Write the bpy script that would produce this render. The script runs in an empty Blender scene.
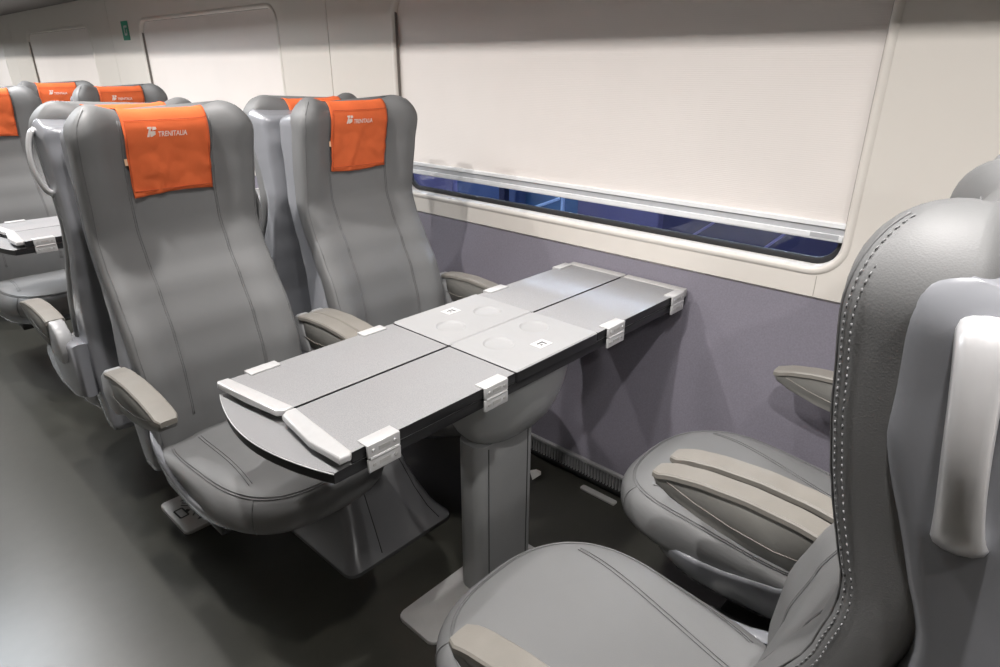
import bpy, bmesh, math, random
from mathutils import Vector, Matrix, noise
random.seed(7)
PI = math.pi
scene = bpy.context.scene
COL = scene.collection

# ------------------------------------------------------------------ camera
F = 637.468
pit, rol, yaw = math.radians(22.594155), math.radians(-0.251252), math.radians(47.406437)
CH = 1.35
hd = Vector((math.sin(yaw), math.cos(yaw), 0)); rt = Vector((math.cos(yaw), -math.sin(yaw), 0))
fw = hd * math.cos(pit) + Vector((0, 0, -math.sin(pit)))
up = hd * math.sin(pit) + Vector((0, 0, math.cos(pit)))
r2 = rt * math.cos(rol) - up * math.sin(rol)
u2 = rt * math.sin(rol) + up * math.cos(rol)
cd = bpy.data.cameras.new('camera'); cam = bpy.data.objects.new('camera', cd); COL.objects.link(cam)
m = Matrix((( r2.x, u2.x, -fw.x, 0), (r2.y, u2.y, -fw.y, 0), (r2.z, u2.z, -fw.z, CH), (0, 0, 0, 1)))
cam.matrix_world = m
cd.sensor_fit = 'HORIZONTAL'; cd.sensor_width = 36; cd.lens = F / 1000 * 36
cd.clip_start = 0.02; cd.clip_end = 100
scene.camera = cam

# ------------------------------------------------------------------ world, exposure, lights
w = bpy.data.worlds.new('world'); scene.world = w; w.use_nodes = True
w.node_tree.nodes['Background'].inputs[0].default_value = (0.10, 0.17, 0.42, 1)
w.node_tree.nodes['Background'].inputs[1].default_value = 0.35
vs = scene.view_settings
vs.view_transform = 'Standard'; vs.look = 'None'; vs.gamma = 1; vs.use_curve_mapping = False
vs.exposure = 0.38

LX = 0.36
def area(name, loc, sx, sy, power, col, rot=(0, 0, 0)):
    l = bpy.data.lights.new(name, 'AREA'); l.shape = 'RECTANGLE'; l.size = sx; l.size_y = sy
    l.energy = power; l.color = col
    o = bpy.data.objects.new(name, l); COL.objects.link(o); o.location = loc; o.rotation_euler = rot
    return o
WARM = (1.0, 0.965, 0.94)
for k in range(14):                      # row of small downlights along the aisle ceiling
    area('ceiling_downlight_lamp', (LX, -1.50 + 0.80 * k, 2.12), 0.045, 0.045, 7.4, WARM, (0, math.radians(-21), 0)).data.spread = math.radians(128)
for yy in (0.05, 0.78, 1.34, 2.85, 3.40, 4.60):   # reading lights under the luggage rack
    area('reading_lamp', (1.16, yy, 1.765), 0.04, 0.04, 1.25, WARM).data.spread = math.radians(85)
for yy in (4.1, 8.6):                # diffuse light panels in the middle of the ceiling
    area('ceiling_panel_lamp', (0.02, yy, 2.17), 0.42, 0.9, 30, (0.90, 0.95, 1.0))
area('outside_fill_lamp', (5.5, 2.0, 3.2), 0.6, 8.0, 1500, (0.72, 0.84, 1.0))  # added, unseen lamp that brightens the shapes outside the window slit

# ------------------------------------------------------------------ materials
def mat(name, base, rough=0.5, metal=0.0, var=0.0, vscale=40.0, bump=0.0, bscale=200.0, kind='noise', spec=None, coat=0.0, stretch=None):
    M = bpy.data.materials.new(name); M.use_nodes = True
    nt = M.node_tree; b = nt.nodes['Principled BSDF']
    b.inputs['Base Color'].default_value = (*base, 1); b.inputs['Roughness'].default_value = rough
    b.inputs['Metallic'].default_value = metal
    if spec is not None: b.inputs['Specular IOR Level'].default_value = spec
    if coat: b.inputs['Coat Weight'].default_value = coat; b.inputs['Coat Roughness'].default_value = 0.15
    tc = nt.nodes.new('ShaderNodeTexCoord')
    src = tc.outputs['Object']
    if stretch:
        mp = nt.nodes.new('ShaderNodeMapping'); mp.inputs['Scale'].default_value = stretch
        nt.links.new(src, mp.inputs['Vector']); src = mp.outputs['Vector']
    if var:
        n = nt.nodes.new('ShaderNodeTexNoise'); n.inputs['Scale'].default_value = vscale; n.inputs['Detail'].default_value = 4
        nt.links.new(src, n.inputs['Vector'])
        cr = nt.nodes.new('ShaderNodeValToRGB')
        lo = tuple(c * (1 - var) for c in base); hi = tuple(min(1, c * (1 + var)) for c in base)
        cr.color_ramp.elements[0].position = 0.3; cr.color_ramp.elements[0].color = (*lo, 1)
        cr.color_ramp.elements[1].position = 0.7; cr.color_ramp.elements[1].color = (*hi, 1)
        nt.links.new(n.outputs['Fac'], cr.inputs['Fac']); nt.links.new(cr.outputs['Color'], b.inputs['Base Color'])
    if bump:
        if kind == 'noise':
            t = nt.nodes.new('ShaderNodeTexNoise'); t.inputs['Scale'].default_value = bscale; t.inputs['Detail'].default_value = 3; out = t.outputs['Fac']
        elif kind == 'voronoi':
            t = nt.nodes.new('ShaderNodeTexVoronoi'); t.inputs['Scale'].default_value = bscale; out = t.outputs['Distance']
        else:
            t = nt.nodes.new('ShaderNodeTexWave'); t.bands_direction = 'Z'; t.inputs['Scale'].default_value = bscale; out = t.outputs['Fac']
        nt.links.new(src, t.inputs['Vector'])
        bp = nt.nodes.new('ShaderNodeBump'); bp.inputs['Strength'].default_value = bump; bp.inputs['Distance'].default_value = 0.002
        nt.links.new(out, bp.inputs['Height']); nt.links.new(bp.outputs['Normal'], b.inputs['Normal'])
    return M

LEATHER = mat('grey_leather', (0.172, 0.174, 0.175), 0.52, var=0.04, vscale=5, bump=0.06, bscale=650, kind='voronoi')
STITCH = mat('seam_thread', (0.21, 0.212, 0.215), 0.6, var=0.05, vscale=80)
SEAM = mat('leather_seam', (0.142, 0.143, 0.145), 0.55, var=0.04, vscale=80)
SHELL = mat('grey_plastic', (0.245, 0.252, 0.272), 0.26, var=0.02, vscale=9, coat=0.3)
PAN = mat('dark_grey_plastic', (0.17, 0.172, 0.175), 0.3, var=0.03, vscale=9)
SILVER = mat('satin_silver', (0.70, 0.70, 0.71), 0.30, 0.45, var=0.02, vscale=60)
ARMH = mat('arm_hinge_grey', (0.36, 0.363, 0.37), 0.35, var=0.03)
HINGE = mat('hinge_alloy', (0.60, 0.60, 0.60), 0.32, 0.3, var=0.03, vscale=60)
DARK = mat('dark_metal', (0.05, 0.05, 0.05), 0.4, 0.5, var=0.05)
TAN = mat('taupe_cap', (0.215, 0.202, 0.180), 0.42, var=0.06, vscale=18, bump=0.1, bscale=500)
ARMB = mat('taupe_grey_plastic', (0.165, 0.162, 0.150), 0.4, var=0.04, vscale=18)
ORANGE = mat('orange_cloth', (0.80, 0.165, 0.055), 0.85, var=0.07, vscale=14, bump=0.3, bscale=700, spec=0.2)
HEM = mat('orange_hem', (0.58, 0.105, 0.034), 0.85, var=0.05, vscale=60)
PRINT = mat('pale_print', (0.86, 0.72, 0.64), 0.7, var=0.03)
TAGM = mat('tag_cloth', (0.85, 0.55, 0.35), 0.7, var=0.03)
BLACK = mat('black_rubber', (0.012, 0.012, 0.013), 0.35, var=0.05)
LEAF = mat('speckled_laminate', (0.25, 0.25, 0.255), 0.42, var=0.20, vscale=520, bump=0.15, bscale=600)
TRAY = mat('light_grey_tray', (0.29, 0.291, 0.293), 0.55, var=0.015, vscale=20)
POST = mat('post_grey', (0.27, 0.275, 0.275), 0.38, 0.1, var=0.03, vscale=8)
BOWL = mat('bowl_grey', (0.40, 0.41, 0.41), 0.3, 0.1, var=0.02, vscale=8)
PLATE = mat('foot_plate_metal', (0.50, 0.495, 0.485), 0.45, 0.3, var=0.05, vscale=20)
PED = mat('pedestal_grey', (0.115, 0.117, 0.12), 0.3, 0.05, var=0.04, vscale=8)
GAP = mat('panel_gap', (0.02, 0.02, 0.02), 0.8, var=0.05)
CREAM = mat('cream_wall', (0.67, 0.635, 0.585), 0.36, var=0.012, vscale=3)
SILL = mat('cream_sill', (0.70, 0.665, 0.615), 0.30, var=0.012, vscale=3)
PURPLE = mat('lavender_grey_fabric', (0.180, 0.169, 0.203), 0.75, var=0.10, vscale=220, bump=0.3, bscale=900)
SHADE = mat('blind_fabric', (0.74, 0.695, 0.66), 0.75, var=0.02, vscale=3, bump=0.12, bscale=60, kind='wave')
BAR = mat('blind_bar', (0.80, 0.81, 0.82), 0.3, 0.1, var=0.02)
BARG = mat('blind_bar_groove', (0.50, 0.51, 0.53), 0.35, 0.2, var=0.02)
FLOOR = mat('dark_floor', (0.040, 0.0395, 0.033), 0.28, var=0.06, vscale=22, bump=0.06, bscale=480)
RACK = mat('rack_dark', (0.11, 0.098, 0.09), 0.4, var=0.05)
CEIL = mat('ceiling_cream', (0.70, 0.68, 0.65), 0.6, var=0.01)
GREEN = mat('green_sign', (0.0, 0.23, 0.13), 0.5, var=0.03)
WHITE = mat('white_print', (0.50, 0.505, 0.50), 0.5, var=0.01)
PAPER = mat('paper_white', (0.75, 0.75, 0.73), 0.7, var=0.02)
GAPSHADOW = mat('gap_shadow_brown', (0.17, 0.15, 0.135), 0.6, var=0.03)  # shadow of the gap round the blinds, as a colour
GASKET = mat('window_gasket', (0.012, 0.012, 0.014), 0.7, var=0.05)
BLUEG = mat('platform_blue', (0.08, 0.15, 0.33), 0.5, var=0.25, vscale=1.5)
NAVY = mat('platform_navy', (0.018, 0.02, 0.06), 0.5, var=0.2, vscale=2)
PALEB = mat('platform_line', (0.5, 0.7, 0.95), 0.5, var=0.05)
TEAL = mat('platform_teal', (0.06, 0.17, 0.33), 0.5, var=0.2, vscale=2)
NAVYP = mat('platform_dark_violet', (0.035, 0.035, 0.10), 0.5, var=0.25, vscale=2)
PALEV = mat('pale_violet', (0.30, 0.27, 0.50), 0.5, var=0.05)
VIOLET = mat('platform_violet', (0.17, 0.155, 0.30), 0.5, var=0.15, vscale=2)
GLASS = bpy.data.materials.new('window_glass'); GLASS.use_nodes = True
gb = GLASS.node_tree.nodes['Principled BSDF']; gb.inputs['Transmission Weight'].default_value = 1.0
gb.inputs['Roughness'].default_value = 0.0; gb.inputs['IOR'].default_value = 1.45; gb.inputs['Base Color'].default_value = (0.85, 0.90, 1.0, 1)

# ------------------------------------------------------------------ helpers
def obj(name, bm, ms, parent=None, smooth=True, angle=None):
    me = bpy.data.meshes.new(name)
    bmesh.ops.recalc_face_normals(bm, faces=bm.faces)
    bm.to_mesh(me); bm.free()
    for mm in (ms if isinstance(ms, (list, tuple)) else [ms]): me.materials.append(mm)
    if smooth:
        for p in me.polygons: p.use_smooth = True
        if angle is not None: me.set_sharp_from_angle(angle=math.radians(angle))
    o = bpy.data.objects.new(name, me); COL.objects.link(o)
    if parent is not None: o.parent = parent
    return o
def tag(o, label=None, cat=None, group=None, kind=None):
    if label: o['label'] = label
    if cat: o['category'] = cat
    if group: o['group'] = group
    if kind: o['kind'] = kind
    return o
def empty(name, loc, rz=0):
    o = bpy.data.objects.new(name, None); COL.objects.link(o); o.location = loc; o.rotation_euler = (0, 0, rz)
    o.empty_display_size = 0.1
    return o
def struct(name, bm, ms, smooth=False, parent=None, angle=None):
    o = obj(name, bm, ms, parent, smooth, angle)
    if parent is None: o['kind'] = 'structure'
    return o
def sst(a, b, x):
    t = max(0.0, min(1.0, (x - a) / (b - a))); return t * t * (3 - 2 * t)
def lerp_tab(tab, x):
    if x <= tab[0][0]: return tab[0][1]
    for (x0, y0), (x1, y1) in zip(tab, tab[1:]):
        if x <= x1:
            t = (x - x0) / (x1 - x0); t = t * t * (3 - 2 * t) * 0.4 + t * 0.6
            return y0 + (y1 - y0) * t
    return tab[-1][1]
def loft(bm, rows, closed=True, cap0=True, cap1=True, mi=0):
    vr = [[bm.verts.new(p) for p in r] for r in rows]
    n = len(rows[0])
    for a, b in zip(vr, vr[1:]):
        for i in range(n if closed else n - 1):
            j = (i + 1) % n
            f = bm.faces.new((a[i], a[j], b[j], b[i])); f.material_index = mi
    if closed and cap0: bm.faces.new(vr[0]).material_index = mi
    if closed and cap1: bm.faces.new(vr[-1]).material_index = mi
    return vr
def box(bm, c, s, mi=0, rz=0.0, bev=0.0):
    vs_ = []
    for x in (-.5, .5):
        for y in (-.5, .5):
            for z in (-.5, .5):
                p = Vector((x * s[0], y * s[1], z * s[2])); p.rotate(Matrix.Rotation(rz, 3, 'Z'))
                vs_.append(bm.verts.new(p + Vector(c)))
    fs = []
    for q in ((0, 1, 3, 2), (4, 6, 7, 5), (0, 4, 5, 1), (2, 3, 7, 6), (0, 2, 6, 4), (1, 5, 7, 3)):
        f = bm.faces.new([vs_[i] for i in q]); f.material_index = mi; fs.append(f)
    if bev:
        es = {e for f in fs for e in f.edges}
        bmesh.ops.bevel(bm, geom=list(es), offset=bev, segments=2, profile=0.5, affect='EDGES', material=-1)
def prism(bm, poly, a0, a1, axis='z', mi=0, mside=None, bev=0.0, seg=2):
    def P(p, a):
        return {'z': (p[0], p[1], a), 'x': (a, p[0], p[1]), 'y': (p[0], a, p[1])}[axis]
    A = [bm.verts.new(P(p, a0)) for p in poly]; B = [bm.verts.new(P(p, a1)) for p in poly]
    fs = [bm.faces.new(A), bm.faces.new(B)]
    for f in fs: f.material_index = mi
    n = len(poly)
    for i in range(n):
        j = (i + 1) % n
        f = bm.faces.new((A[i], A[j], B[j], B[i])); f.material_index = mi if mside is None else mside; fs.append(f)
    if bev:
        es = {e for f in fs[:2] for e in f.edges}
        bmesh.ops.bevel(bm, geom=list(es), offset=bev, segments=seg, profile=0.5, affect='EDGES', material=-1)
def rrect(x0, x1, y0, y1, r, n=6):
    pts = []
    rs = r if isinstance(r, (list, tuple)) else [r] * 4
    for k, (cx, cy, sx, sy) in enumerate(((x1, y1, -1, -1), (x0, y1, 1, -1), (x0, y0, 1, 1), (x1, y0, -1, 1))):
        q = rs[k]
        for i in range(n + 1):
            a = k * PI / 2 + i / n * PI / 2
            pts.append((cx + sx * q + q * math.cos(a), cy + sy * q + q * math.sin(a)))
    return pts
def tube(bm, pts, r, n=8, mi=0, flat=None, upv=None, closed=False):
    pts = [Vector(p) for p in pts]; rows = []
    N = len(pts)
    for i, p in enumerate(pts):
        if closed: t = (pts[(i + 1) % N] - pts[i - 1]).normalized()
        else: t = (pts[min(i + 1, N - 1)] - pts[max(i - 1, 0)]).normalized()
        u_ = Vector(upv) if upv else (Vector((0, 0, 1)) if abs(t.z) < 0.9 else Vector((1, 0, 0)))
        s_ = t.cross(u_).normalized(); u3 = s_.cross(t).normalized()
        rr = r(i / (N - 1)) if callable(r) else r
        ra, rb = (rr, rr) if flat is None else (rr * flat[0], rr * flat[1])
        rows.append([p + s_ * ra * math.cos(2 * PI * k / n) + u3 * rb * math.sin(2 * PI * k / n) for k in range(n)])
    if closed:
        rows.append(rows[0]); loft(bm, rows, True, False, False, mi); bmesh.ops.remove_doubles(bm, verts=bm.verts, dist=1e-6)
    else: loft(bm, rows, mi=mi)
def copy_tree(o, parent=None):
    c = o.copy(); COL.objects.link(c); c.parent = parent
    for ch in o.children: copy_tree(ch, c)
    return c

# ------------------------------------------------------------------ the carriage shell
WX = 1.735
Y0, Y1 = -1.9, 13.1
ZS, ZT = 0.795, 1.615
bay = 2.614

bm = bmesh.new(); box(bm, ((WX - 1.2) / 2, (Y0 + Y1) / 2, -0.03), (WX + 1.2 + 0.1, Y1 - Y0, 0.06)); struct('floor', bm, FLOOR)
bm = bmesh.new(); box(bm, ((WX - 1.2) / 2, (Y0 + Y1) / 2, 2.22), (WX + 1.2 + 0.1, Y1 - Y0, 0.06)); struct('ceiling', bm, CEIL)
bm = bmesh.new(); box(bm, (-1.2, (Y0 + Y1) / 2, 1.1), (0.06, Y1 - Y0, 2.2)); struct('wall_left', bm, CREAM)
bm = bmesh.new(); box(bm, ((WX - 1.2) / 2, Y1, 1.1), (WX + 1.2, 0.06, 2.2)); struct('wall_far', bm, CREAM)
bm = bmesh.new(); box(bm, ((WX - 1.2) / 2, Y0, 1.1), (WX + 1.2, 0.06, 2.2)); struct('wall_near', bm, CREAM)

# window side: moulded cream panels, one per bay, with a rounded opening
wins = {-1: (-1.9 + 0.05, -0.30), 0: (0.423, 2.165), 1: (3.035, 4.70), 2: (5.66, 7.33), 3: (8.27, 9.94), 4: (10.89, 12.5)}
WB = 0.868
def wall_bay(k):
    a = max(Y0, bay * k + 0.002); b = min(Y1, bay * (k + 1) - 0.002)
    if k in (0,): a = 0.002 - 0.0
    wy0, wy1 = wins[k]
    bm = bmesh.new()
    outer = [(a, ZS), (b, ZS), (b, 2.2), (a, 2.2)]
    hole = rrect(wy0, wy1, WB, ZT, 0.075, 8)
    ov = [bm.verts.new((WX, *p)) for p in outer]; hv = [bm.verts.new((WX, *p)) for p in hole]
    es = [bm.edges.new((ov[i], ov[(i + 1) % 4])) for i in range(4)] + [bm.edges.new((hv[i], hv[(i + 1) % len(hv)])) for i in range(len(hv))]
    bmesh.ops.triangle_fill(bm, use_beauty=True, edges=es)
    for f in list(bm.faces):          # keep the opening open
        c = f.calc_center_median()
        if wy0 < c.y < wy1 and WB < c.z < ZT and all(v in hv for v in f.verts):
            if wy0 + .001 < c.y < wy1 - .001: bm.faces.remove(f)
    # underside and return edge of the cream moulding
    for (y0_, y1_) in ((a, b),):
        q = [bm.verts.new(p) for p in ((WX, y0_, ZS), (WX, y1_, ZS), (WX + 0.006, y1_, ZS - 0.006), (WX + 0.006, y0_, ZS - 0.006))]
        bm.faces.new(q)
        q = [bm.verts.new(p) for p in ((WX + 0.006, y0_, ZS - 0.006), (WX + 0.006, y1_, ZS - 0.006), (WX + 0.05, y1_, ZS - 0.006), (WX + 0.05, y0_, ZS - 0.006))]
        bm.faces.new(q)
    for y in (a, b):
        q = [bm.verts.new(p) for p in ((WX, y, ZS), (WX, y, 2.2), (WX + 0.03, y, 2.2), (WX + 0.03, y, ZS))]
        bm.faces.new(q)
    struct('wall_right', bm, CREAM)
    # rounded lip and reveal of the opening
    bm = bmesh.new(); rows = []
    cy, cz = (wy0 + wy1) / 2, (WB + ZT) / 2
    for off, x in ((0.016, WX - 0.0005), (0.012, WX - 0.004), (0.004, WX - 0.006), (-0.002, WX - 0.004), (-0.006, WX + 0.003), (-0.007, WX + 0.035), (-0.007, WX + 0.06)):
        rows.append([(x, y, z) for y, z in rrect(wy0 - off, wy1 + off, WB - off, ZT + off, 0.075 + off, 8)])
    loft(bm, rows, True, False, False)
    wn = obj('window_%d' % (k + 2), bm, SILL, None, True); wn['kind'] = 'structure'
    bm = bmesh.new(); rows = []
    for off, x in ((-0.004, WX + 0.033), (-0.018, WX + 0.030), (-0.023, WX + 0.034), (-0.023, WX + 0.0455)):
        rows.append([(x, y, z) for y, z in rrect(wy0 - off, wy1 + off, WB - off, ZT + off, 0.075 + off, 8)])
    loft(bm, rows, True, False, False); obj('gasket', bm, GASKET, wn)
    bm = bmesh.new(); prism(bm, [(y, z) for y, z in rrect(wy0 - 0.006, wy1 + 0.006, WB - 0.006, ZT + 0.006, 0.075, 6)], WX + 0.046, WX + 0.052, 'x')
    obj('glass_pane', bm, GLASS, wn, False)
    # roller blind
    z0 = 0.945
    root = empty('roller_blind', (WX + 0.02, (wy0 + wy1) / 2, z0))
    names = {-1: 'cream roller blind behind the camera end of the carriage',
             0: 'large cream roller blind above the folded table, pulled nearly down',
             1: 'cream roller blind in the second window, behind the orange headrests',
             2: 'cream roller blind in the small third window at the far left',
             3: 'cream roller blind in the fourth window, cut by the left picture edge', 4: 'cream roller blind at the far carriage end'}
    tag(root, names[k], 'blind')
    bm = bmesh.new(); hw_ = (wy1 - wy0) / 2 - 0.008
    for xx in (-0.001, 0.001):
        q = [bm.verts.new(p) for p in ((xx, -hw_, 0.04), (xx, hw_, 0.04), (xx, hw_, ZT - z0 - 0.003), (xx, -hw_, ZT - z0 - 0.003))]
        bm.faces.new(q)
    obj('blind_cloth', bm, SHADE, root, False)
    bm = bmesh.new()
    prof = [(-0.010, 0.0), (-0.013, 0.004), (-0.013, 0.016), (-0.007, 0.018), (-0.007, 0.034), (-0.013, 0.036), (-0.012, 0.046), (-0.004, 0.049), (0.006, 0.047), (0.006, 0.0)]
    A = [bm.verts.new((x, -hw_, z)) for x, z in prof]; B = [bm.verts.new((x, hw_, z)) for x, z in prof]
    bm.faces.new(A); bm.faces.new(B)
    for i in range(len(prof)):
        j = (i + 1) % len(prof); f = bm.faces.new((A[i], A[j], B[j], B[i]))
        if i in (3,): f.material_index = 1
    obj('bottom_bar', bm, [BAR, BARG], root, False)
    hz = ZT - z0
    for sy in (-1, 1):  # dark strips stand in for shadow between blind and window frame
        bm = bmesh.new(); box(bm, (-0.010, sy * (hw_ + 0.0035), 0.05 + (hz - 0.095) / 2), (0.012, 0.005, hz - 0.095)); obj('side_gap_shadow', bm, GAPSHADOW, root, False)
    bm = bmesh.new(); box(bm, (-0.010, 0, hz - 0.004), (0.012, 2 * hw_ - 0.13, 0.005)); obj('top_gap_shadow', bm, GAPSHADOW, root, False)  # same painted gap shadow along the top edge
    if k == 0:
        bm = bmesh.new(); box(bm, (-0.0125, -hw_ + 0.045, 0.012), (0.003, 0.07, 0.012), bev=0.001)
        obj('bar_end_clip', bm, BARG, root, False)
for k in range(-1, 5): wall_bay(k)
bm = bmesh.new(); box(bm, (WX + 0.034, (Y0 + Y1) / 2, 1.92), (0.006, Y1 - Y0, 0.55))
for k in range(0, 5): box(bm, (WX + 0.02, bay * k, 1.2), (0.02, 0.02, 0.85))
struct('trim_1', bm, GAP)
# small joint in the sill
bm = bmesh.new(); box(bm, (WX - 0.0002, 0.472, 0.825), (0.0012, 0.0016, 0.055)); struct('trim_2', bm, mat('sill_joint', (0.35, 0.32, 0.29), 0.6, var=0.02))
# lower fabric covered wall, leaning inwards to the floor
def wall_x(z): return 1.600 + (WX + 0.010 - 1.600) * max(0, (z - 0.09)) / (0.80 - 0.09)
bm = bmesh.new()
prism(bm, [(wall_x(0.80), 0.80), (wall_x(0.45), 0.45), (wall_x(0.09), 0.09), (1.78, 0.09), (1.78, 0.80)], Y0, Y1, 'y')
struct('wall_right_lower', bm, PURPLE)
# heater grille along the foot of the wall
bm = bmesh.new()
prism(bm, [(1.598, 0.09), (1.598, 0.0), (1.78, 0.0), (1.78, 0.09)], Y0, Y1, 'y', mi=1)
box(bm, (1.592, (Y0 + Y1) / 2, 0.086), (0.014, Y1 - Y0, 0.010), mi=0)
box(bm, (1.592, (Y0 + Y1) / 2, 0.026), (0.014, Y1 - Y0, 0.008), mi=1)
y = -0.2
while y < 6.0:
    box(bm, (1.593, y, 0.056), (0.010, 0.0045, 0.056), mi=0); y += 0.0125
struct('baseboard_right', bm, [mat('grille_grey', (0.34, 0.34, 0.345), 0.4, 0.2, var=0.03), GAP])
# luggage shelf above the windows
rk = empty('luggage_rack', (1.40, 5.6, 1.785))
tag(rk, 'long dark luggage rack running above the windows at the top left', 'luggage rack')
bm = bmesh.new(); prism(bm, rrect(-0.355, 0.332, 0, 0.035, 0.014, 4), Y0 - 5.6 + .05, Y1 - 5.6 - .05, 'y'); obj('shelf', bm, RACK, rk, True, 40)
bm = bmesh.new(); prism(bm, rrect(-0.372, -0.348, -0.004, 0.05, 0.006, 3), Y0 - 5.6 + .05, Y1 - 5.6 - .05, 'y'); obj('front_rail', bm, RACK, rk, True, 40)

# outside, seen through the slit under the blind
bm = bmesh.new(); box(bm, (5.0, 3.0, -0.45), (6.0, 16.0, 0.1)); struct('ground', bm, NAVY)
def out_box(name, c, s, m_, label, cat, rz=0):
    bm = bmesh.new(); box(bm, (0, 0, s[2] / 2), s, rz=rz, bev=0.01); o = obj(name, bm, m_, None, False); o.location = (c[0], c[1], c[2]); tag(o, label, cat)
out_box('platform_barrier', (2.9, 3.35, -0.40), (0.10, 0.62, 1.35), VIOLET, 'violet panel at the very left end of the slit under the big blind', 'barrier')
out_box('platform_barrier', (2.9, 2.75, -0.40), (0.10, 0.50, 1.35), BLUEG, 'mid blue panel in the left part of the slit under the big blind', 'barrier')
out_box('platform_barrier', (3.0, 2.28, -0.40), (0.10, 0.48, 1.35), TEAL, 'teal blue panel between dark post and pale post in the window slit', 'barrier')
out_box('platform_barrier', (2.9, 1.80, -0.40), (0.10, 0.50, 1.35), VIOLET, 'violet panel right of the pale post in the window slit', 'barrier')
out_box('platform_barrier', (2.9, 0.95, -0.40), (0.10, 1.16, 1.30), NAVYP, 'dark navy panel in the right half of the slit under the big blind', 'barrier')
out_box('platform_post', (2.74, 2.49, -0.40), (0.05, 0.045, 1.35), NAVY, 'dark upright post outside the window slit', 'post')
out_box('platform_post', (2.72, 2.05, -0.40), (0.02, 0.022, 1.35), PALEB, 'thin pale upright post outside the window slit', 'post')
bm = bmesh.new(); tube(bm, [(2.70, 2.06, 0.715), (2.70, 2.34, 0.60)], 0.008); o = obj('handrail', bm, PALEB); tag(o, 'pale blue slanting handrail outside the window slit, left of the thin pale post', 'handrail')
bm = bmesh.new(); tube(bm, [(2.80, 1.24, 0.70), (2.80, 1.34, 0.62)], 0.006); o = obj('brace', bm, PALEV); tag(o, 'short pale violet brace outside, in the middle of the dark window slit', 'brace')
bm = bmesh.new(); tube(bm, [(2.80, 0.92, 0.70), (2.80, 1.00, 0.62)], 0.006); o = obj('brace', bm, PALEV); tag(o, 'short pale violet brace outside, near the right end of the window slit', 'brace')

# green sign high on the pillar between the far windows
bm = bmesh.new(); prism(bm, rrect(-0.058, 0.058, 0, 0.115, 0.006, 3), -0.0015, 0.0, 'x'); sg = obj('emergency_sign', bm, GREEN, None, False)
sg.location = (WX - 0.001, 4.945, 1.510); tag(sg, 'small green emergency sticker with white symbol on the pillar between far windows', 'sign')
bm = bmesh.new()
box(bm, (-0.002, -0.012, 0.082), (0.001, 0.045, 0.012)); box(bm, (-0.002, 0.014, 0.062), (0.001, 0.012, 0.045)); box(bm, (-0.002, 0.0, 0.035), (0.001, 0.04, 0.012)); box(bm, (-0.002, -0.022, 0.05), (0.001, 0.010, 0.030))
obj('sign_symbol', bm, WHITE, sg, False)

# ------------------------------------------------------------------ seats
ZTOP = 1.250
VF = [(0.30, 0.475), (0.40, 0.465), (0.50, 0.455), (0.60, 0.462), (0.70, 0.487), (0.80, 0.530), (0.88, 0.572), (0.96, 0.600), (1.04, 0.604), (1.12, 0.592), (1.20, 0.572), (1.26, 0.560)]
SHIFT = [0.0]
def vfz(z): return lerp_tab(VF, z) + SHIFT[0] * lerp_tab([(0.45, -0.3), (0.62, -0.4), (0.72, -0.45), (0.82, -0.3), (0.90, 0.10), (0.98, 0.6), (1.05, 0.9), (1.12, 0.9), (1.20, 0.5)], z)
HW = [(0.30, 0.215), (0.50, 0.224), (0.66, 0.224), (0.85, 0.220), (1.00, 0.218), (1.12, 0.221), (1.26, 0.224)]
def hwz(z): return lerp_tab(HW, z)
def wfun(z):
    s = min(1.0, max(0.0, (z - 1.190) / (ZTOP - 1.190)))
    return hwz(z) - 0.060 + 0.060 * math.sqrt(max(0.0, 1 - s * s))
def Tfun(z):
    T = 0.066 + 0.022 * sst(1.16, 1.235, z)
    s = min(1.0, max(0.0, (z - 1.185) / (ZTOP - 1.185)))
    return T * max(1e-4, 1 - s ** 2.2) ** (1 / 2.2)
def Tfull(z): return 0.066 + 0.022 * sst(1.16, 1.235, z)
def wing(u, z):
    a = abs(u) / hwz(z)
    A = 0.026 * sst(0.90, 1.06, z) + 0.016 * (1 - sst(0.62, 0.85, z)) + 0.018
    return -A * sst(0.42, 0.86, a)
def ear(u, z):
    return (0.017 * math.exp(-((abs(u) - 0.158) / 0.042) ** 2)) * sst(1.12, 1.25, z)
def edge_k(u, z, n=5.0):
    a = min(1.0, abs(u) / max(1e-6, wfun(z))); return max(0.0, 1 - a ** n) ** (1 / n)
def FV(u, z):
    return vfz(z) + Tfull(z) / 2 - Tfun(z) / 2 * edge_k(u, z) + wing(u, z) * (0.4 + 0.6 * Tfun(z) / Tfull(z))
def BV(u, z):
    return vfz(z) + Tfull(z) / 2 + Tfun(z) / 2 * edge_k(u, z) + wing(u, z) * 0.5 * (Tfun(z) / Tfull(z))
NC = 33
def section(z):
    wz = wfun(z); us = [wz * math.sin(PI / 2 * (i / (NC - 1) * 2 - 1)) for i in range(NC)]
    f = [(u, FV(u, z), z + ear(u, z)) for u in us]
    b = [(u, BV(u, z), z + ear(u, z)) for u in reversed(us[1:-1])]
    return f + b
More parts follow.
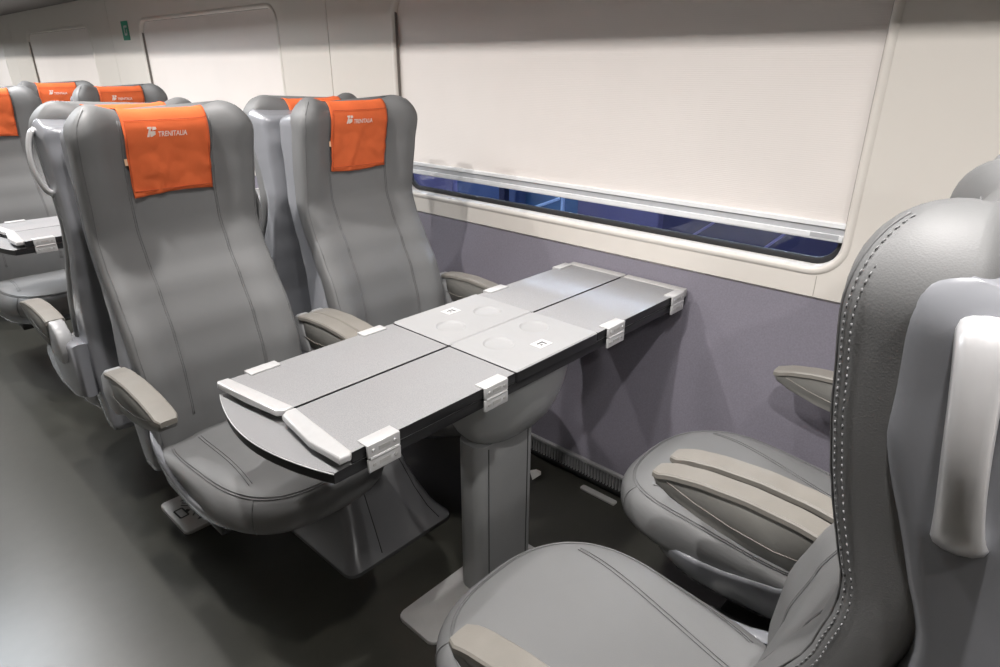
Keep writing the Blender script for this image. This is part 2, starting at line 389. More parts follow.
def make_backrest(parent, stitches):
    zs = [0.34 + (1.08 - 0.34) * i / 36 for i in range(36)] + [1.08 + (ZTOP - 1.08) * math.sin(PI / 2 * i / 16) for i in range(17)]
    bm = bmesh.new(); loft(bm, [section(z) for z in zs]); bmesh.ops.remove_doubles(bm, verts=bm.verts, dist=1e-5)
    o = obj('backrest', bm, LEATHER, parent)
    # panel seams
    bm = bmesh.new()
    for s in (-1, 1):
        for d in (0, 0.005):
            pts = []
            for i in range(60):
                z = 0.47 + (1.225 - 0.47) * i / 59
                u = s * (0.107 + d + 0.004 * sst(0.9, 0.5, z))
                pts.append((u, FV(u, z) - 0.0001, z + ear(u, z)))
            tube(bm, [(p[0], p[1] - 0.0008, p[2]) for p in pts], 0.0014, 6)
    obj('seam', bm, SEAM, o)
    # edge piping round the outside
    bm = bmesh.new()
    for s in (-1, 1):
        pts = []
        for i in range(60):
            z = 0.42 + (ZTOP - 0.006 - 0.42) * (math.sin(PI / 2 * i / 59) if i else 0)
            u = s * wfun(z) * 0.955
            pts.append((u, FV(u, z) - 0.0002, z + ear(u, z)))
        tube(bm, pts, 0.0014, 5)
    obj('edge_piping', bm, SEAM, o)
    if stitches:
        for s, frac in ((-1, 0.985), (1, 0.985), (-1, 1.0), (1, 1.0)):
            bm = bmesh.new()
            if True:
                pz = 0.45; k = 0
                prev = None
                t = 0.0
                while t < 1.0:
                    z = 0.45 + (ZTOP - 0.004 - 0.45) * math.sin(PI / 2 * t); u = s * wfun(z) * frac
                    p = Vector((u * 1.003, FV(u, z) - 0.0004, z + ear(u, z))) if frac < 1 else Vector((s * (wfun(z) * 0.998 + 0.0006), FV(u * 0.98, z) + 0.007, z))
                    if prev is not None and (p - prev).length > 0.0062:
                        d = (p - prev).normalized()
                        tube(bm, [prev + d * 0.001, prev + d * 0.0048], 0.0006, 4)
                        prev = p
                    elif prev is None: prev = p
                    t += 0.002
            obj('stitching', bm, STITCH, o)
    return o
INSET = [0.0]
def shell_section(z, zz=None):
    zt = 1.229
    s = min(1.0, max(0.0, (z - 1.06) / (zt - 1.06))); k = max(1e-3, 1 - s ** 6) ** (1 / 3.0)
    s2 = min(1.0, max(0.0, (z - 1.205) / (zt - 1.205))); k2 = max(0.02, 1 - s2 ** 3) ** (1 / 2.5)
    base = lerp_tab([(0.30, 0.218), (0.45, 0.231), (0.60, 0.231), (0.85, 0.227), (1.0, 0.225), (1.12, 0.228), (1.26, 0.230)], z)
    wz = min(base, wfun(z) + 0.005) - INSET[0] * sst(0.55, 0.75, z)
    fr = lerp_tab([(0.5, 0.055), (0.9, 0.058), (1.0, 0.034), (1.10, 0.014), (1.18, 0.018), (1.25, 0.026)], z); re = lerp_tab([(0.30, 0.15), (0.5, 0.17), (0.7, 0.165), (0.9, 0.125), (1.05, 0.118), (1.15, 0.140), (1.25, 0.158)], z)
    mid = vfz(z) + (fr + re) / 2; T = (re - fr) * (0.35 + 0.65 * k2)
    pts = []
    n = 80
    for i in range(n):
        a = 2 * PI * i / n; c, s_ = math.cos(a), math.sin(a)
        u = wz * math.copysign(abs(c) ** (2 / 7.0), c); t = T / 2 * math.copysign(abs(s_) ** (2 / 7.0), s_)
        v = mid + t + wing(u, z) * 0.55 * (1 - (t / T + 0.5) * 0.8)
        pts.append((u, v, z - sst(1.10, 1.236, z) * max(0, t / T + 0.5) * 0.018))
    return pts
def make_shell(parent, handle, side=0):
    zs = [0.30 + (1.06 - 0.30) * i / 40 for i in range(40)] + [1.06 + (1.229 - 1.06) * math.sin(PI / 2 * i / 24) for i in range(25)]
    bm = bmesh.new(); loft(bm, [shell_section(z) for z in zs]); o = obj('back_shell', bm, SHELL, parent)
    if handle:
        s = handle
        bm = bmesh.new(); pts = []
        for i in range(25):
            t = i / 24; z = 1.200 - 0.162 * t; bul = 0.028 * (math.sin(PI * t)) ** 0.5
            pts.append((s * (0.222 + bul), 0.614 + 0.022 * t, z))
        tube(bm, pts, lambda t: 0.0135 + 0.004 * abs(2 * t - 1) ** 3, 12, flat=(1.0, 0.5), upv=(s, 0, 0))
        obj('grab_handle', bm, SILVER, o)
    if side:
        bm = bmesh.new(); pts = []
        for i in range(25):
            t = i / 24; z = 1.085 - 0.235 * t; bul = 0.036 * math.sin(PI * t) ** 0.8
            pts.append((side * (0.205 + bul), 0.655 - 0.045 * t, z))
        tube(bm, pts, lambda t: 0.006 + 0.012 * math.sin(PI * t), 10, flat=(1.0, 0.5), upv=(side, 0, 0))
        obj('side_handle', bm, PAN, o)
    return o
CU, CV, CL, CB = 0.236, 0.215, 0.272, 0.30
def cush_outline(a, k=1.0):
    c, s = math.cos(a), math.sin(a)
    if s < 0:   # front (towards -v)
        n = 2.75; return (CU * k * math.copysign(abs(c) ** (2 / n), c), CV - CL * k * abs(s) ** (2 / n))
    n = 5.0; return (CU * k * math.copysign(abs(c) ** (2 / n), c) * (1 - 0.06 * abs(s)), CV + CB * k * abs(s) ** (2 / n))
def cush_top(u, v):
    z = 0.462 - 0.050 * sst(0.10, 0.50, v) - 0.012 * (1 - sst(-0.06, 0.08, v))
    z += 0.012 * sst(0.5, 0.95, abs(u) / CU) * sst(-0.02, 0.2, v) - 0.004
    return z
def cush_pt(a, r, top=True):
    u, v = cush_outline(a, r); u1, v1 = cush_outline(a, 1)
    k = max(0.0, 1 - r ** 5.0) ** (1 / 2.6)
    zt = cush_top(u, v); zb = 0.315; zm = 0.385 + 0.02 * sst(0.1, 0.5, v)
    z = zm + (zt - zm) * k if top else zm - (zm - zb) * k
    return (u, v, z)
def make_cushion(parent):
    n = 72; bm = bmesh.new()
    rs = [math.sin(PI / 2 * i / 16) for i in range(1, 17)]
    ang = [2 * PI * i / n for i in range(n)]
    rows = [[cush_pt(a, 0.02) for a in ang]] + [[cush_pt(a, r) for a in ang] for r in rs] + [[cush_pt(a, r, False) for a in ang] for r in reversed(rs[:-1])]
    loft(bm, rows); bmesh.ops.remove_doubles(bm, verts=bm.verts, dist=1e-5)
    o = obj('cushion', bm, LEATHER, parent)
    bm = bmesh.new()
    for r in (0.905, 0.885):            # seam round the front of the top panel
        tube(bm, [(*(lambda p: (p[0], p[1], p[2] + 0.0016))(cush_pt(PI - 0.45 + (PI + 0.90) * i / 80, r)),) for i in range(81)], 0.0011, 5)
    for a in (PI * 1.24, PI * 1.76):     # corner seams down the front
        rr = [0.9, 0.94, 0.965, 0.985, 0.996, 1.0]
        pts = [cush_pt(a, r) for r in rr] + [cush_pt(a, r, False) for r in (0.996, 0.98, 0.95)]
        tube(bm, [((p[0]) * 1.003, CV + (p[1] - CV) * 1.003, p[2] + 0.0004) for p in pts], 0.0013, 5)
    for s in (-1, 1):                    # seams running back along the top panel
        for d in (0, 0.008):
            pts = []
            for i in range(30):
                v = 0.065 + 0.365 * i / 29; u = s * (0.158 - d - 0.035 * i / 29)
                # find radius for height
                c = cush_top(u, v); pts.append((u, v, seat_z(u, v) + 0.0014))
            tube(bm, pts, 0.0011, 5)
    obj('seam', bm, SEAM, o)
    return o
def seat_z(u, v):
    # height of the top skin at u, v
    best = 0
    lo, hi = 0.0, 1.0
    dv = v - CV
    for _ in range(30):
        r = (lo + hi) / 2
        if dv < 0: inside = (abs(u) / (CU * r + 1e-9)) ** 2.75 + (abs(dv) / (CL * r + 1e-9)) ** 2.75 <= 1
        else: inside = (abs(u) / (CU * r + 1e-9)) ** 5 + (abs(dv) / (CB * r + 1e-9)) ** 5 <= 1
        if inside: hi = r
        else: lo = r
    k = max(0.0, 1 - hi ** 5.0) ** (1 / 2.6); zm = 0.385 + 0.02 * sst(0.1, 0.5, v)
    return zm + (cush_top(u, v) - zm) * k
def make_pan(parent):
    # plastic tray under the cushion whose rim sweeps up to the back shell
    bm = bmesh.new(); n = 56; rows = []
    def ol(a, k, d=0):
        u, v = cush_outline(a, k); return u, (v - CV) * 0.87 + CV + 0.062
    def rim(v): return lerp_tab([(-0.05, 0.350), (0.10, 0.366), (0.25, 0.380), (0.38, 0.405), (0.50, 0.460), (0.56, 0.52)], v)
    for kind, k, dz in (('r', 0.96, -0.012), ('r', 1.012, 0.0), ('r', 1.032, 0.0), ('r', 1.034, -0.012), ('b', 0.985, 0.320), ('b', 0.88, 0.285), ('b', 0.70, 0.264), ('b', 0.30, 0.258)):
        row = []
        for i in range(n):
            a = 2 * PI * i / n; u, v = ol(a, k)
            z = rim(v) + dz if kind == 'r' else min(rim(v) - 0.02, dz + 0.10 * max(0, rim(v) - 0.36) * 2)
            row.append((u, v, z))
        rows.append(row)
    loft(bm, rows, True, False, True); return obj('seat_pan', bm, SHELL, parent)
def make_arm(parent, s, mirror_bracket=True, dv=0.0):
    u0 = s * 0.2685
    # body profile in (v, z)
    topz = [(0.165, 0.633), (0.20, 0.645), (0.26, 0.655), (0.34, 0.660), (0.42, 0.657), (0.50, 0.645)]
    body = [(0.158 + dv, 0.624), (0.165 + dv, 0.634)] + [(v + dv * (1 - (v - .16) / .4), z - 0.001) for v, z in topz[1:-1]] + [(0.466, 0.64), (0.452, 0.60), (0.430, 0.556), (0.36, 0.562), (0.27, 0.577), (0.20, 0.596), (0.168 + dv, 0.608)]
    bm = bmesh.new(); prism(bm, body, u0 - 0.0215, u0 + 0.0215, 'x', bev=0.006)
    o = obj('armrest', bm, ARMB, parent, True, 50)
    # taupe cap on top
    bm = bmesh.new(); rows = []
    for i in range(22):
        t = i / 21; v = 0.157 + (0.478 - 0.157) * t; z = lerp_tab(topz, v) + 0.002; v2 = v + dv * (1 - t)
        ww = 0.0255 * min(1, (0.25 + 6 * t) if t < 0.12 else 1)
        ww = 0.0255 * (0.72 + 0.28 * sst(0, 0.05, t))
        h = 0.010
        z0_ = z - (0.006 if t > 0 else 0.008)
        rows.append([(u0 - ww, v2, z0_ - 0.005), (u0 - ww, v2, z0_ + 0.004), (u0 - ww * 0.88, v2, z0_ + 0.0072), (u0, v2, z0_ + 0.0080), (u0 + ww * 0.88, v2, z0_ + 0.0072), (u0 + ww, v2, z0_ + 0.004), (u0 + ww, v2, z0_ - 0.005)])
    loft(bm, rows); obj('arm_cap', bm, TAN, o, True, 28)
    # raised line on both faces
    bm = bmesh.new()
    for sd in (-1, 1):
        pts = [(u0 + sd * 0.0218, v, z) for v, z in ((0.19 + dv, 0.626), (0.25, 0.607), (0.32, 0.592), (0.40, 0.584), (0.46, 0.590))]
        tube(bm, pts, 0.0012, 4)
    obj('arm_trim', bm, TAN, o)
    # hinge block
    bm = bmesh.new(); prism(bm, [(0.455, 0.650), (0.50, 0.648), (0.54, 0.62), (0.555, 0.57), (0.53, 0.53), (0.48, 0.528), (0.432, 0.545), (0.448, 0.60)], u0 - 0.0195, u0 + 0.0195, 'x', bev=0.005)
    obj('arm_hinge', bm, ARMH, o, True, 50)
    if mirror_bracket:
        bm = bmesh.new(); prism(bm, [(0.60, 0.60), (0.60, 0.43), (0.50, 0.395), (0.36, 0.395), (0.28, 0.425), (0.25, 0.48), (0.27, 0.515), (0.36, 0.535), (0.47, 0.545), (0.52, 0.60)], s * 0.224, s * 0.274, 'x', bev=0.020, seg=5)
        obj('arm_bracket', bm, SHELL, parent, True, 60)
    return o
def make_cover(parent, seed, text=True):
    rnd = random.Random(seed); ox = rnd.uniform(0, 50)
    bm = bmesh.new(); rows = []
    path = [(1.043 + (1.17 - 1.043) * i / 20, 0) for i in range(20)] + [(1.17 + (ZTOP - 0.0008 - 1.17) * math.sin(PI / 2 * i / 14), 0) for i in range(15)]
    path += [(ZTOP - 0.0008 - (ZTOP - 1.165) * (1 - math.cos(PI / 2 * i / 12)), 1) for i in range(1, 13)]
    hw = 0.106; n = 27
    for z, side in path:
        row = []
        for j in range(n):
            u = -hw + 2 * hw * j / (n - 1)
            wr = (noise.noise(Vector((u * 16 + ox, z * 13, side))) + 0.5 * noise.noise(Vector((u * 34 + z * 22, z * 20 - u * 12, ox)))) * 0.0115 * (1 - sst(1.17, 1.22, z)) * (1 if side == 0 else .3)
            fold = -0.0050 * math.exp(-((u + 0.02 - (z - 1.1) * 0.35) / 0.010) ** 2) * sst(1.2, 1.1, z) if side == 0 else 0
            lift = 0.0050 + max(0, -wr) + max(0, wr) * 0.6
            if side == 0: v = FV(u, z) - lift + fold
            else: v = BV(u, z) + 0.004
            sz = 0.004 * (1 - Tfun(z) / Tfull(z))
            uu = u * (1 - 0.03 * sst(1.2, 1.04, z) + 0.05 * math.sin(3 * z + seed) * 0.2)
            row.append((uu, v, z + ear(u, z) + sz * 1.2 + (0.004 * math.sin(u * 21 + seed) if z < 1.05 else 0)))
        rows.append(row)
    loft(bm, rows, False)
    o = obj('headrest_cover', bm, ORANGE, parent)
    md = o.modifiers.new('thick', 'SOLIDIFY'); md.thickness = 0.0018; md.offset = 0
    # hems
    bm = bmesh.new()
    def sp(u, z): return (u, FV(u, z) - 0.0115, z + ear(u, z))
    tube(bm, [sp(-hw * 0.93 + 2 * hw * 0.93 * i / 20, 1.055) for i in range(21)], 0.0012, 5)
    tube(bm, [sp(-hw * 0.95 + 2 * hw * 0.95 * i / 20, 1.228) for i in range(21)], 0.0011, 5)
    for s in (-1, 1): tube(bm, [sp(s * hw * 0.945, 1.05 + 0.175 * i / 20) for i in range(21)], 0.0011, 5)
    obj('hem', bm, HEM, o)
    bm = bmesh.new(); u = -hw - 0.001; box(bm, (u, FV(u, 1.13) - 0.006, 1.13), (0.007, 0.002, 0.016)); obj('fabric_tag', bm, TAGM, o, False)
    if text:
        cu = bpy.data.curves.new('t', 'FONT'); cu.body = 'TRENITALIA'; cu.size = 0.0175; cu.align_x = 'LEFT'; cu.shear = 0.15; cu.space_character = 0.98; cu.offset = 0.0003
        to = bpy.data.objects.new('t', cu); COL.objects.link(to)
        dg = bpy.context.evaluated_depsgraph_get(); me = bpy.data.meshes.new_from_object(to.evaluated_get(dg))
        bpy.data.objects.remove(to)
        wmax = max(v.co.x for v in me.vertices)
        def place(x, z):
            return (x, FV(x, z) - 0.0095, z + ear(x, z))
        bm = bmesh.new(); bm.from_mesh(me); bmesh.ops.triangulate(bm, faces=bm.faces)
        k = 0.072 / wmax
        for v in bm.verts: v.co = Vector(place(-0.026 + v.co.x * k, 1.188 + v.co.y))
        # slanted double-bar mark left of the word
        def quad(pts):
            bm.faces.new([bm.verts.new(place(-0.054 + a * 0.026, 1.188 + b * 0.024)) for a, b in pts])
        quad([(0.22, 1), (0.62, 1), (0.58, 0.80), (0.17, 0.80)])
        quad([(0.33, 0.80), (0.53, 0.80), (0.28, 0.0), (0.05, 0.0)])
        quad([(0.68, 1), (0.98, 0.98), (1.02, 0.74), (0.62, 0.62)])
        quad([(0.62, 0.56), (0.88, 0.56), (0.86, 0.20), (0.50, 0.0)])
        quad([(0.40, 0.56), (0.62, 0.56), (0.50, 0.0), (0.36, 0.0)])
        obj('printed_logo', bm, PRINT, o, False)
    return o
def make_seat(cover=True, inset=0.0, back=0.0, stitches=False, handle=0, side=0, bracket=False, seed=1, armdv=0.0):
    root = empty('train_seat', (0, 0, 0)); SHIFT[0] = back; INSET[0] = inset
    make_backrest(root, stitches); make_shell(root, handle, side); make_cushion(root); make_pan(root)
    make_arm(root, -1, False, dv=armdv); make_arm(root, 1, bracket, dv=armdv)
    if cover: make_cover(root, seed)
    return root
GR = 'grey leather train seats with orange headrest covers'
def put(o, x, y, rz, label):
    o.location = (x, y, 0); o.rotation_euler = (0, 0, rz); tag(o, label, 'seat', GR); return o
sA = put(make_seat(seed=1, inset=0.016, side=1), 0.672, 1.20, 0, 'grey leather aisle seat facing the folded table, largest orange headrest cover in the picture')
sB = put(make_seat(seed=5, inset=0.016), 1.262, 1.20, 0, 'grey leather window seat facing the folded table, with its orange cover beside the big blind')
sN = put(make_seat(cover=False, back=-0.027, stitches=True, handle=1, seed=9, armdv=0.0), 0.712, 0.640, PI, 'close-up grey leather aisle seat seen from behind at lower right, with silver grab handle')
sM = put(copy_tree(sN), 1.318, 0.640, PI, 'grey leather window seat at the right, its cushion by the lavender wall behind two armrests')
sA2 = put(make_seat(handle=1, bracket=True, seed=9), 0.672, 2.655, PI, 'grey leather aisle seat turned away, back to back with the nearest orange-covered seat')
sB2 = put(make_seat(seed=12), 1.262, 2.655, PI, 'grey leather window seat turned away, back to back with the seat beside the big blind')
sC = put(copy_tree(sA), 0.670, 3.235, 0, 'grey leather aisle seat cut by the left picture edge, facing the far folded table')
sD = put(copy_tree(sB), 1.275, 3.30, 0, 'grey leather window seat with orange logo cover, in the row behind the far folded table')
sE = put(copy_tree(sA), 0.672, 4.36, 0, 'grey leather aisle seat at the far left, only its top showing')
sF = put(copy_tree(sB), 1.262, 4.36, 0, 'grey leather window seat at the far left, its orange cover peeking between two nearer seats')

# pedestals under each pair of seats
def make_pedestal():
    root = empty('seat_pedestal', (0, 0, 0))
    bm = bmesh.new(); rows = []
    for z, hx, y0, y1, r in ((0.0, 0.200, 0.040, 0.46, 0.035), (0.012, 0.200, 0.040, 0.46, 0.035), (0.022, 0.188, 0.052, 0.45, 0.035), (0.06, 0.165, 0.085, 0.43, 0.035), (0.12, 0.145, 0.125, 0.42, 0.035), (0.20, 0.128, 0.17, 0.42, 0.035), (0.236, 0.12, 0.20, 0.42, 0.03)):
        rows.append([(x, y, z) for x, y in rrect(-hx, hx, y0, y1, r, 6)])
    loft(bm, rows); obj('pedestal_cover', bm, PED, root, True, 50)
    prof = [(0.052, 0.022), (0.085, 0.06), (0.125, 0.12), (0.17, 0.20), (0.20, 0.236)]
    hx = [0.188, 0.165, 0.145, 0.128, 0.12]
    for s, k in ((-1, 0.42), (1, 0.78)):
        bm = bmesh.new(); tube(bm, [(s * h_ * k, y - 0.0005, z) for (y, z), h_ in zip(prof, hx)], 0.0016, 4); obj('panel_joint', bm, GAP, root)
    bm = bmesh.new(); box(bm, (0, 0.31, 0.222), (0.90, 0.16, 0.028), bev=0.006); obj('cross_beam', bm, DARK, root, True, 40)
    return root
p1 = make_pedestal(); p1.location = (0.945, 1.215, 0); tag(p1, 'flared dark grey pedestal under the two seats behind the folded table', 'pedestal')
p2 = copy_tree(p1); p2.location = (1.01, 0.60, 0); p2.rotation_euler = (0, 0, PI); tag(p2, 'flared dark grey pedestal under the two seats nearest the camera', 'pedestal')
p3 = copy_tree(p1); p3.location = (0.97, 2.62, 0); p3.rotation_euler = (0, 0, PI); tag(p3, 'flared grey pedestal under the pair of seats turned away', 'pedestal')
p4 = copy_tree(p1); p4.location = (0.97, 3.27, 0); tag(p4, 'flared grey pedestal under the pair of seats behind the far table', 'pedestal')
p5 = copy_tree(p1); p5.location = (0.97, 4.38, 0); tag(p5, 'flared grey pedestal under the farthest pair of seats', 'pedestal')

# metal floor plate with the luggage pictogram, beside the nearest seat
fp = empty('floor_plate', (0.585, 1.86, 0.0), math.radians(0)); tag(fp, 'small metal floor plate with a black suitcase pictogram under the aisle seat', 'floor plate')
bm = bmesh.new(); prism(bm, rrect(-0.074, 0.12, -0.068, 0.138, 0.016, 5), 0.0, 0.012, 'z', bev=0.002); obj('plate', bm, PLATE, fp, True, 40)
bm = bmesh.new()
def line2(a, b, wd=0.006):
    a = Vector((*a, 0)); b = Vector((*b, 0)); c = (a + b) / 2; d = b - a
    box(bm, (c.x, c.y, 0.0125), (d.length, wd, 0.001), rz=math.atan2(d.y, d.x))
case = [(-0.057, 0.064), (-0.031, 0.066), (-0.029, 0.017), (-0.055, 0.015)]
for i in range(4): line2(case[i], case[(i + 1) % 4], 0.005)
line2((-0.027, 0.045), (-0.020, 0.034), 0.012)
line2((-0.027, 0.082), (-0.006, 0.057), 0.005); line2((-0.020, 0.092), (-0.002, 0.070), 0.004)
line2((0.000, 0.023), (-0.022, 0.001), 0.005); line2((0.010, 0.012), (-0.010, -0.010), 0.004)
bm.faces.new([bm.verts.new(p) for p in ((-0.021, 0.105, 0.013), (0.003, 0.105, 0.013), (0.004, 0.077, 0.013))])
bm.faces.new([bm.verts.new(p) for p in ((-0.022, -0.030, 0.013), (0.004, -0.008, 0.013), (0.012, -0.036, 0.013))])
obj('pictogram', bm, BLACK, fp, False)

# scrap of paper and pale strip by the wall
bm = bmesh.new(); pv = [bm.verts.new(p) for p in ((-0.03, -0.008, 0.002), (0.0, -0.022, 0.016), (0.022, -0.004, 0.010), (0.012, 0.022, 0.003), (-0.016, 0.018, 0.022))]
cvx = bm.verts.new((0.0, 0.0, 0.028))
for i in range(5): bm.faces.new((pv[i], pv[(i + 1) % 5], cvx))
pp = obj('paper_scrap', bm, PAPER, None, False); pp.location = (1.50, 1.20, 0); pp.modifiers.new('t', 'SOLIDIFY').thickness = 0.001
tag(pp, 'crumpled scrap of white paper on the floor behind the table post', 'paper')
bm = bmesh.new(); prism(bm, rrect(-0.012, 0.012, -0.07, 0.07, 0.006, 3), 0, 0.008, 'z', bev=0.002); st = obj('floor_strip', bm, PLATE, None, True, 40); st.location = (1.555, 0.97, 0)
tag(st, 'short pale metal strip on the floor along the heater grille', 'strip')

# ------------------------------------------------------------------ folding tables
C_FAR, S_FAR = ((1.165, 1.118), (1.024, 1.112)), (1.098, 1.190)
C_NEAR, S_NEAR = ((1.168, 0.955), (1.027, 0.948)), (1.094, 0.872)
TY0, TYM, TY1 = 0.817, 1.029, 1.241
def make_table():
    root = empty('folding_table', (0, 0, 0))
    zl0, zl1, zu0, zu1 = 0.690, 0.7135, 0.7170, 0.7400
    # lower board with curved aisle end
    end = []
    for i in range(17):
        t = i / 16; y = TY0 + 0.004 + (TY1 - TY0 - 0.004) * t
        end.append((0.478 - 0.045 * (math.sin(PI * t)) ** 0.9, y))
    poly = [(1.722, TY0 + 0.004)] + end + [(1.722, TY1)]
    bm = bmesh.new(); prism(bm, poly, zl0, zl1, 'z', mi=0, mside=1, bev=0.003); obj('base_board', bm, [LEAF, BLACK], root, True, 35)
    # pale edging line on the curved end
    bm = bmesh.new(); tube(bm, [(x - 0.0005, y, zl1 - 0.002) for x, y in end], 0.0014, 5); obj('edge_line', bm, HINGE, root)
    def leaf(poly, nm='leaf', m_=None):
        bm = bmesh.new(); prism(bm, poly, zu0, zu1, 'z', mi=0, mside=1, bev=0.0022); return obj(nm, bm, m_ or [LEAF, BLACK], root, True, 35)
    g = 0.003
    leaf([(0.502, TY1), (0.530, TYM + g), (0.938, TYM + g), (0.938, TY1)])
    leaf([(0.514, TY0), (0.938, TY0), (0.938, TYM - g), (0.530, TYM - g)])
    leaf([(1.251, TYM + g), (1.688, TYM + g), (1.688, TY1), (1.251, TY1)])
    leaf([(1.251, TY0), (1.688, TY0), (1.688, TYM - g), (1.251, TYM - g)])
    # light cup trays in the middle
    for (ya, yb, st_, cups) in ((TYM + 0.001, TY1 + 0.002, S_FAR, C_FAR), (TY0 - 0.002, TYM - 0.001, S_NEAR, C_NEAR)):
        zt_ = 0.7430; out = rrect(0.9415, 1.2475, ya, yb, 0.004, 3)
        bm = bmesh.new()
        inner = [(x + (0.003 if x < 1.09 else -0.003), y + (0.003 if y < (ya + yb) / 2 else -0.003), zt_) for x, y in out]
        top = [bm.verts.new(p) for p in inner]
        loops = [top]
        cr_ = 0.0385
        for cx, cyy in cups: loops.append([bm.verts.new((cx + cr_ * math.cos(2 * PI * i / 40), cyy + cr_ * math.sin(2 * PI * i / 40), zt_)) for i in range(40)])
        es = [bm.edges.new((L_[i], L_[(i + 1) % len(L_)])) for L_ in loops for i in range(len(L_))]
        bmesh.ops.triangle_fill(bm, use_beauty=True, edges=es)
        for f in list(bm.faces):
            c = f.calc_center_median()
            if any((c.x - cx) ** 2 + (c.y - cyy) ** 2 < (cr_ * 0.98) ** 2 for cx, cyy in cups): bm.faces.remove(f)
        vr = [top]
        for off, z in ((0, zt_ - 0.003), (0, zl1 + 0.002)):
            vr.append([bm.verts.new((x, y, z)) for x, y in out])
        for q, (A_, B_) in enumerate(zip(vr, vr[1:])):
            for i in range(len(A_)):
                j = (i + 1) % len(A_); bm.faces.new((A_[i], A_[j], B_[j], B_[i])).material_index = q
        bm.faces.new(vr[-1]).material_index = 1
        tr = obj('cup_tray', bm, [TRAY, BLACK], root, True, 30)
        for cx, cyy in cups:
            bm = bmesh.new()
            rows = [[(cx + r_ * math.cos(2 * PI * i / 40), cyy + r_ * math.sin(2 * PI * i / 40), zt_ - d_) for i in range(40)] for r_, d_ in ((cr_ + 0.0004, -0.0001), (cr_ - 0.0010, 0.0004), (cr_ - 0.0035, 0.0032), (cr_ - 0.0055, 0.0040), (0.004, 0.0040))]
            loft(bm, rows, True, False, True); obj('cup_recess', bm, TRAY, tr)
        bm = bmesh.new(); sx, sy = st_
        box(bm, (sx, sy, 0.7434), (0.045, 0.034, 0.0012)); sk = obj('sticker', bm, WHITE, tr, False)
        bm = bmesh.new(); box(bm, (sx, sy + 0.004, 0.7442), (0.022, 0.005, 0.0004)); box(bm, (sx + 0.008, sy - 0.003, 0.7442), (0.005, 0.014, 0.0004)); box(bm, (sx - 0.006, sy - 0.006, 0.7442), (0.006, 0.006, 0.0004)); obj('sticker_symbol', bm, BLACK, sk, False)
    # silver end trims
    for poly in ([(0.474, TY1 - 0.004), (0.478, TY1 + 0.004), (0.502, TY1 + 0.002), (0.531, TYM + g), (0.512, TYM + 0.003), (0.497, TYM + 0.012), (0.484, 1.14)],
                 [(0.497, TYM - 0.012), (0.512, TYM - 0.002), (0.531, TYM - g), (0.515, TY0 + 0.002), (0.508, TY0 - 0.006), (0.486, TY0 - 0.004), (0.482, 0.90)]):
        bm = bmesh.new(); prism(bm, poly, zu0 + 0.011, 0.7425, 'z', bev=0.004, seg=3); obj('end_trim', bm, HINGE, root, True, 40)
    for ya, yb in ((TYM + g, TY1), (TY0, TYM - g)):
        bm = bmesh.new(); prism(bm, rrect(1.6885, 1.722, ya, yb, 0.006, 3), zu0, 0.7415, 'z', bev=0.003); obj('wall_end_trim', bm, TAN if False else PLATE, root, True, 40)
    # hinges, near edge and far edge
    for yy, s in ((TY0, -1), (TY1, 1)):
        for xa, xb in ((0.540, 0.612), (0.835, 0.905), (1.285, 1.362), (1.615, 1.685)):
            cx, L = (xa + xb) / 2, xb - xa
            bm = bmesh.new()
            box(bm, (cx, yy + s * 0.003 - s * 0.010, 0.7415), (L, 0.028, 0.004), bev=0.0012)
            box(bm, (cx, yy + s * 0.0065, 0.7300), (L, 0.006, 0.0265), bev=0.0015)
            box(bm, (cx, yy + s * 0.0065, 0.7010), (L, 0.006, 0.0265), bev=0.0015)
            tube(bm, [(xa + 0.004, yy + s * 0.008, 0.7155), (xb - 0.004, yy + s * 0.008, 0.7155)], 0.0038, 8)
            h_ = obj('hinge', bm, HINGE, root, True, 40)
            for zz in (0.7300, 0.7010):
                for xx in (xa + 0.012, xb - 0.012):
                    bm = bmesh.new(); bmesh.ops.create_cone(bm, cap_ends=True, segments=12, radius1=0.0042, radius2=0.0034, depth=0.002, matrix=Matrix.Translation((xx, yy + s * 0.0100, zz)) @ Matrix.Rotation(PI / 2, 4, 'X')); obj('screw', bm, PLATE, h_, True, 40)
            for zz in (0.7300, 0.7010):
                bm = bmesh.new(); box(bm, (cx, yy + s * 0.0098, zz), (L * 0.34, 0.0008, 0.008)); obj('hinge_inlay', bm, PLATE, h_, False)
    # bowl under the board
    bm = bmesh.new(); rows = []
    cx, cy = 1.095, 0.990
    for z, a, b in ((0.4740, 0.112, 0.056), (0.482, 0.128, 0.068), (0.505, 0.148, 0.086), (0.545, 0.168, 0.104), (0.59, 0.182, 0.118), (0.64, 0.190, 0.126), (0.69, 0.194, 0.130)):
        rows.append([(cx + a * math.copysign(abs(math.cos(t)) ** 0.8, math.cos(t)), cy + b * math.copysign(abs(math.sin(t)) ** 0.8, math.sin(t)), z) for t in [2 * PI * i / 48 for i in range(48)]])
    loft(bm, rows); obj('support_bowl', bm, BOWL, root, True, 60)
    # post
    cx, cy = 1.060, 0.985
    bm = bmesh.new(); prism(bm, rrect(cx - 0.110, cx + 0.096, cy - 0.045, cy + 0.045, [0.02, 0.035, 0.03, 0.012], 6), 0.0, 0.480, 'z', bev=0.001); ps = obj('post', bm, POST, root, True, 35)
    bm = bmesh.new()
    for x in (cx - 0.078, cx + 0.074): box(bm, (x, cy - 0.0455, 0.24), (0.0022, 0.002, 0.46))
    box(bm, (cx + 0.0965, cy, 0.24), (0.002, 0.010, 0.46)); obj('post_groove', bm, GAP, ps, False)
    bm = bmesh.new(); prism(bm, rrect(0.755, cx + 0.14, 0.918, 1.06, 0.02, 5), 0.0, 0.012, 'z', bev=0.003); obj('foot_plate', bm, PLATE, root, True, 40)
    return root
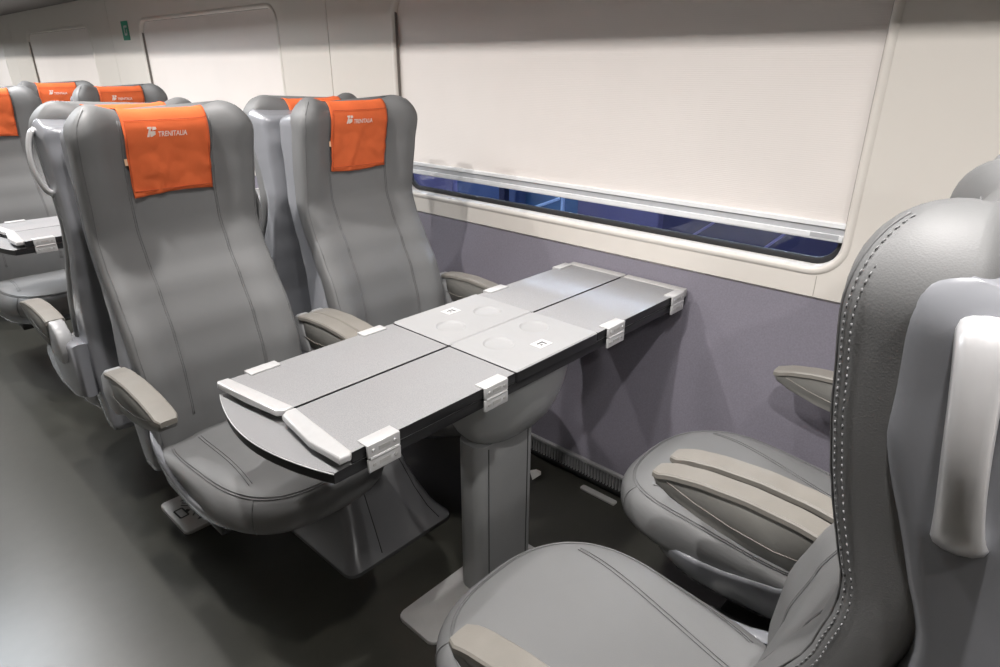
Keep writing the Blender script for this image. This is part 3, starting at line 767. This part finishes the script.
t1 = make_table(); tag(t1, 'folded grey table with silver hinges and light cup trays, centre of the picture', 'table')
t2 = copy_tree(t1); t2.location = (0, 2.092, 0); tag(t2, 'far folded grey table cut by the left picture edge', 'table')
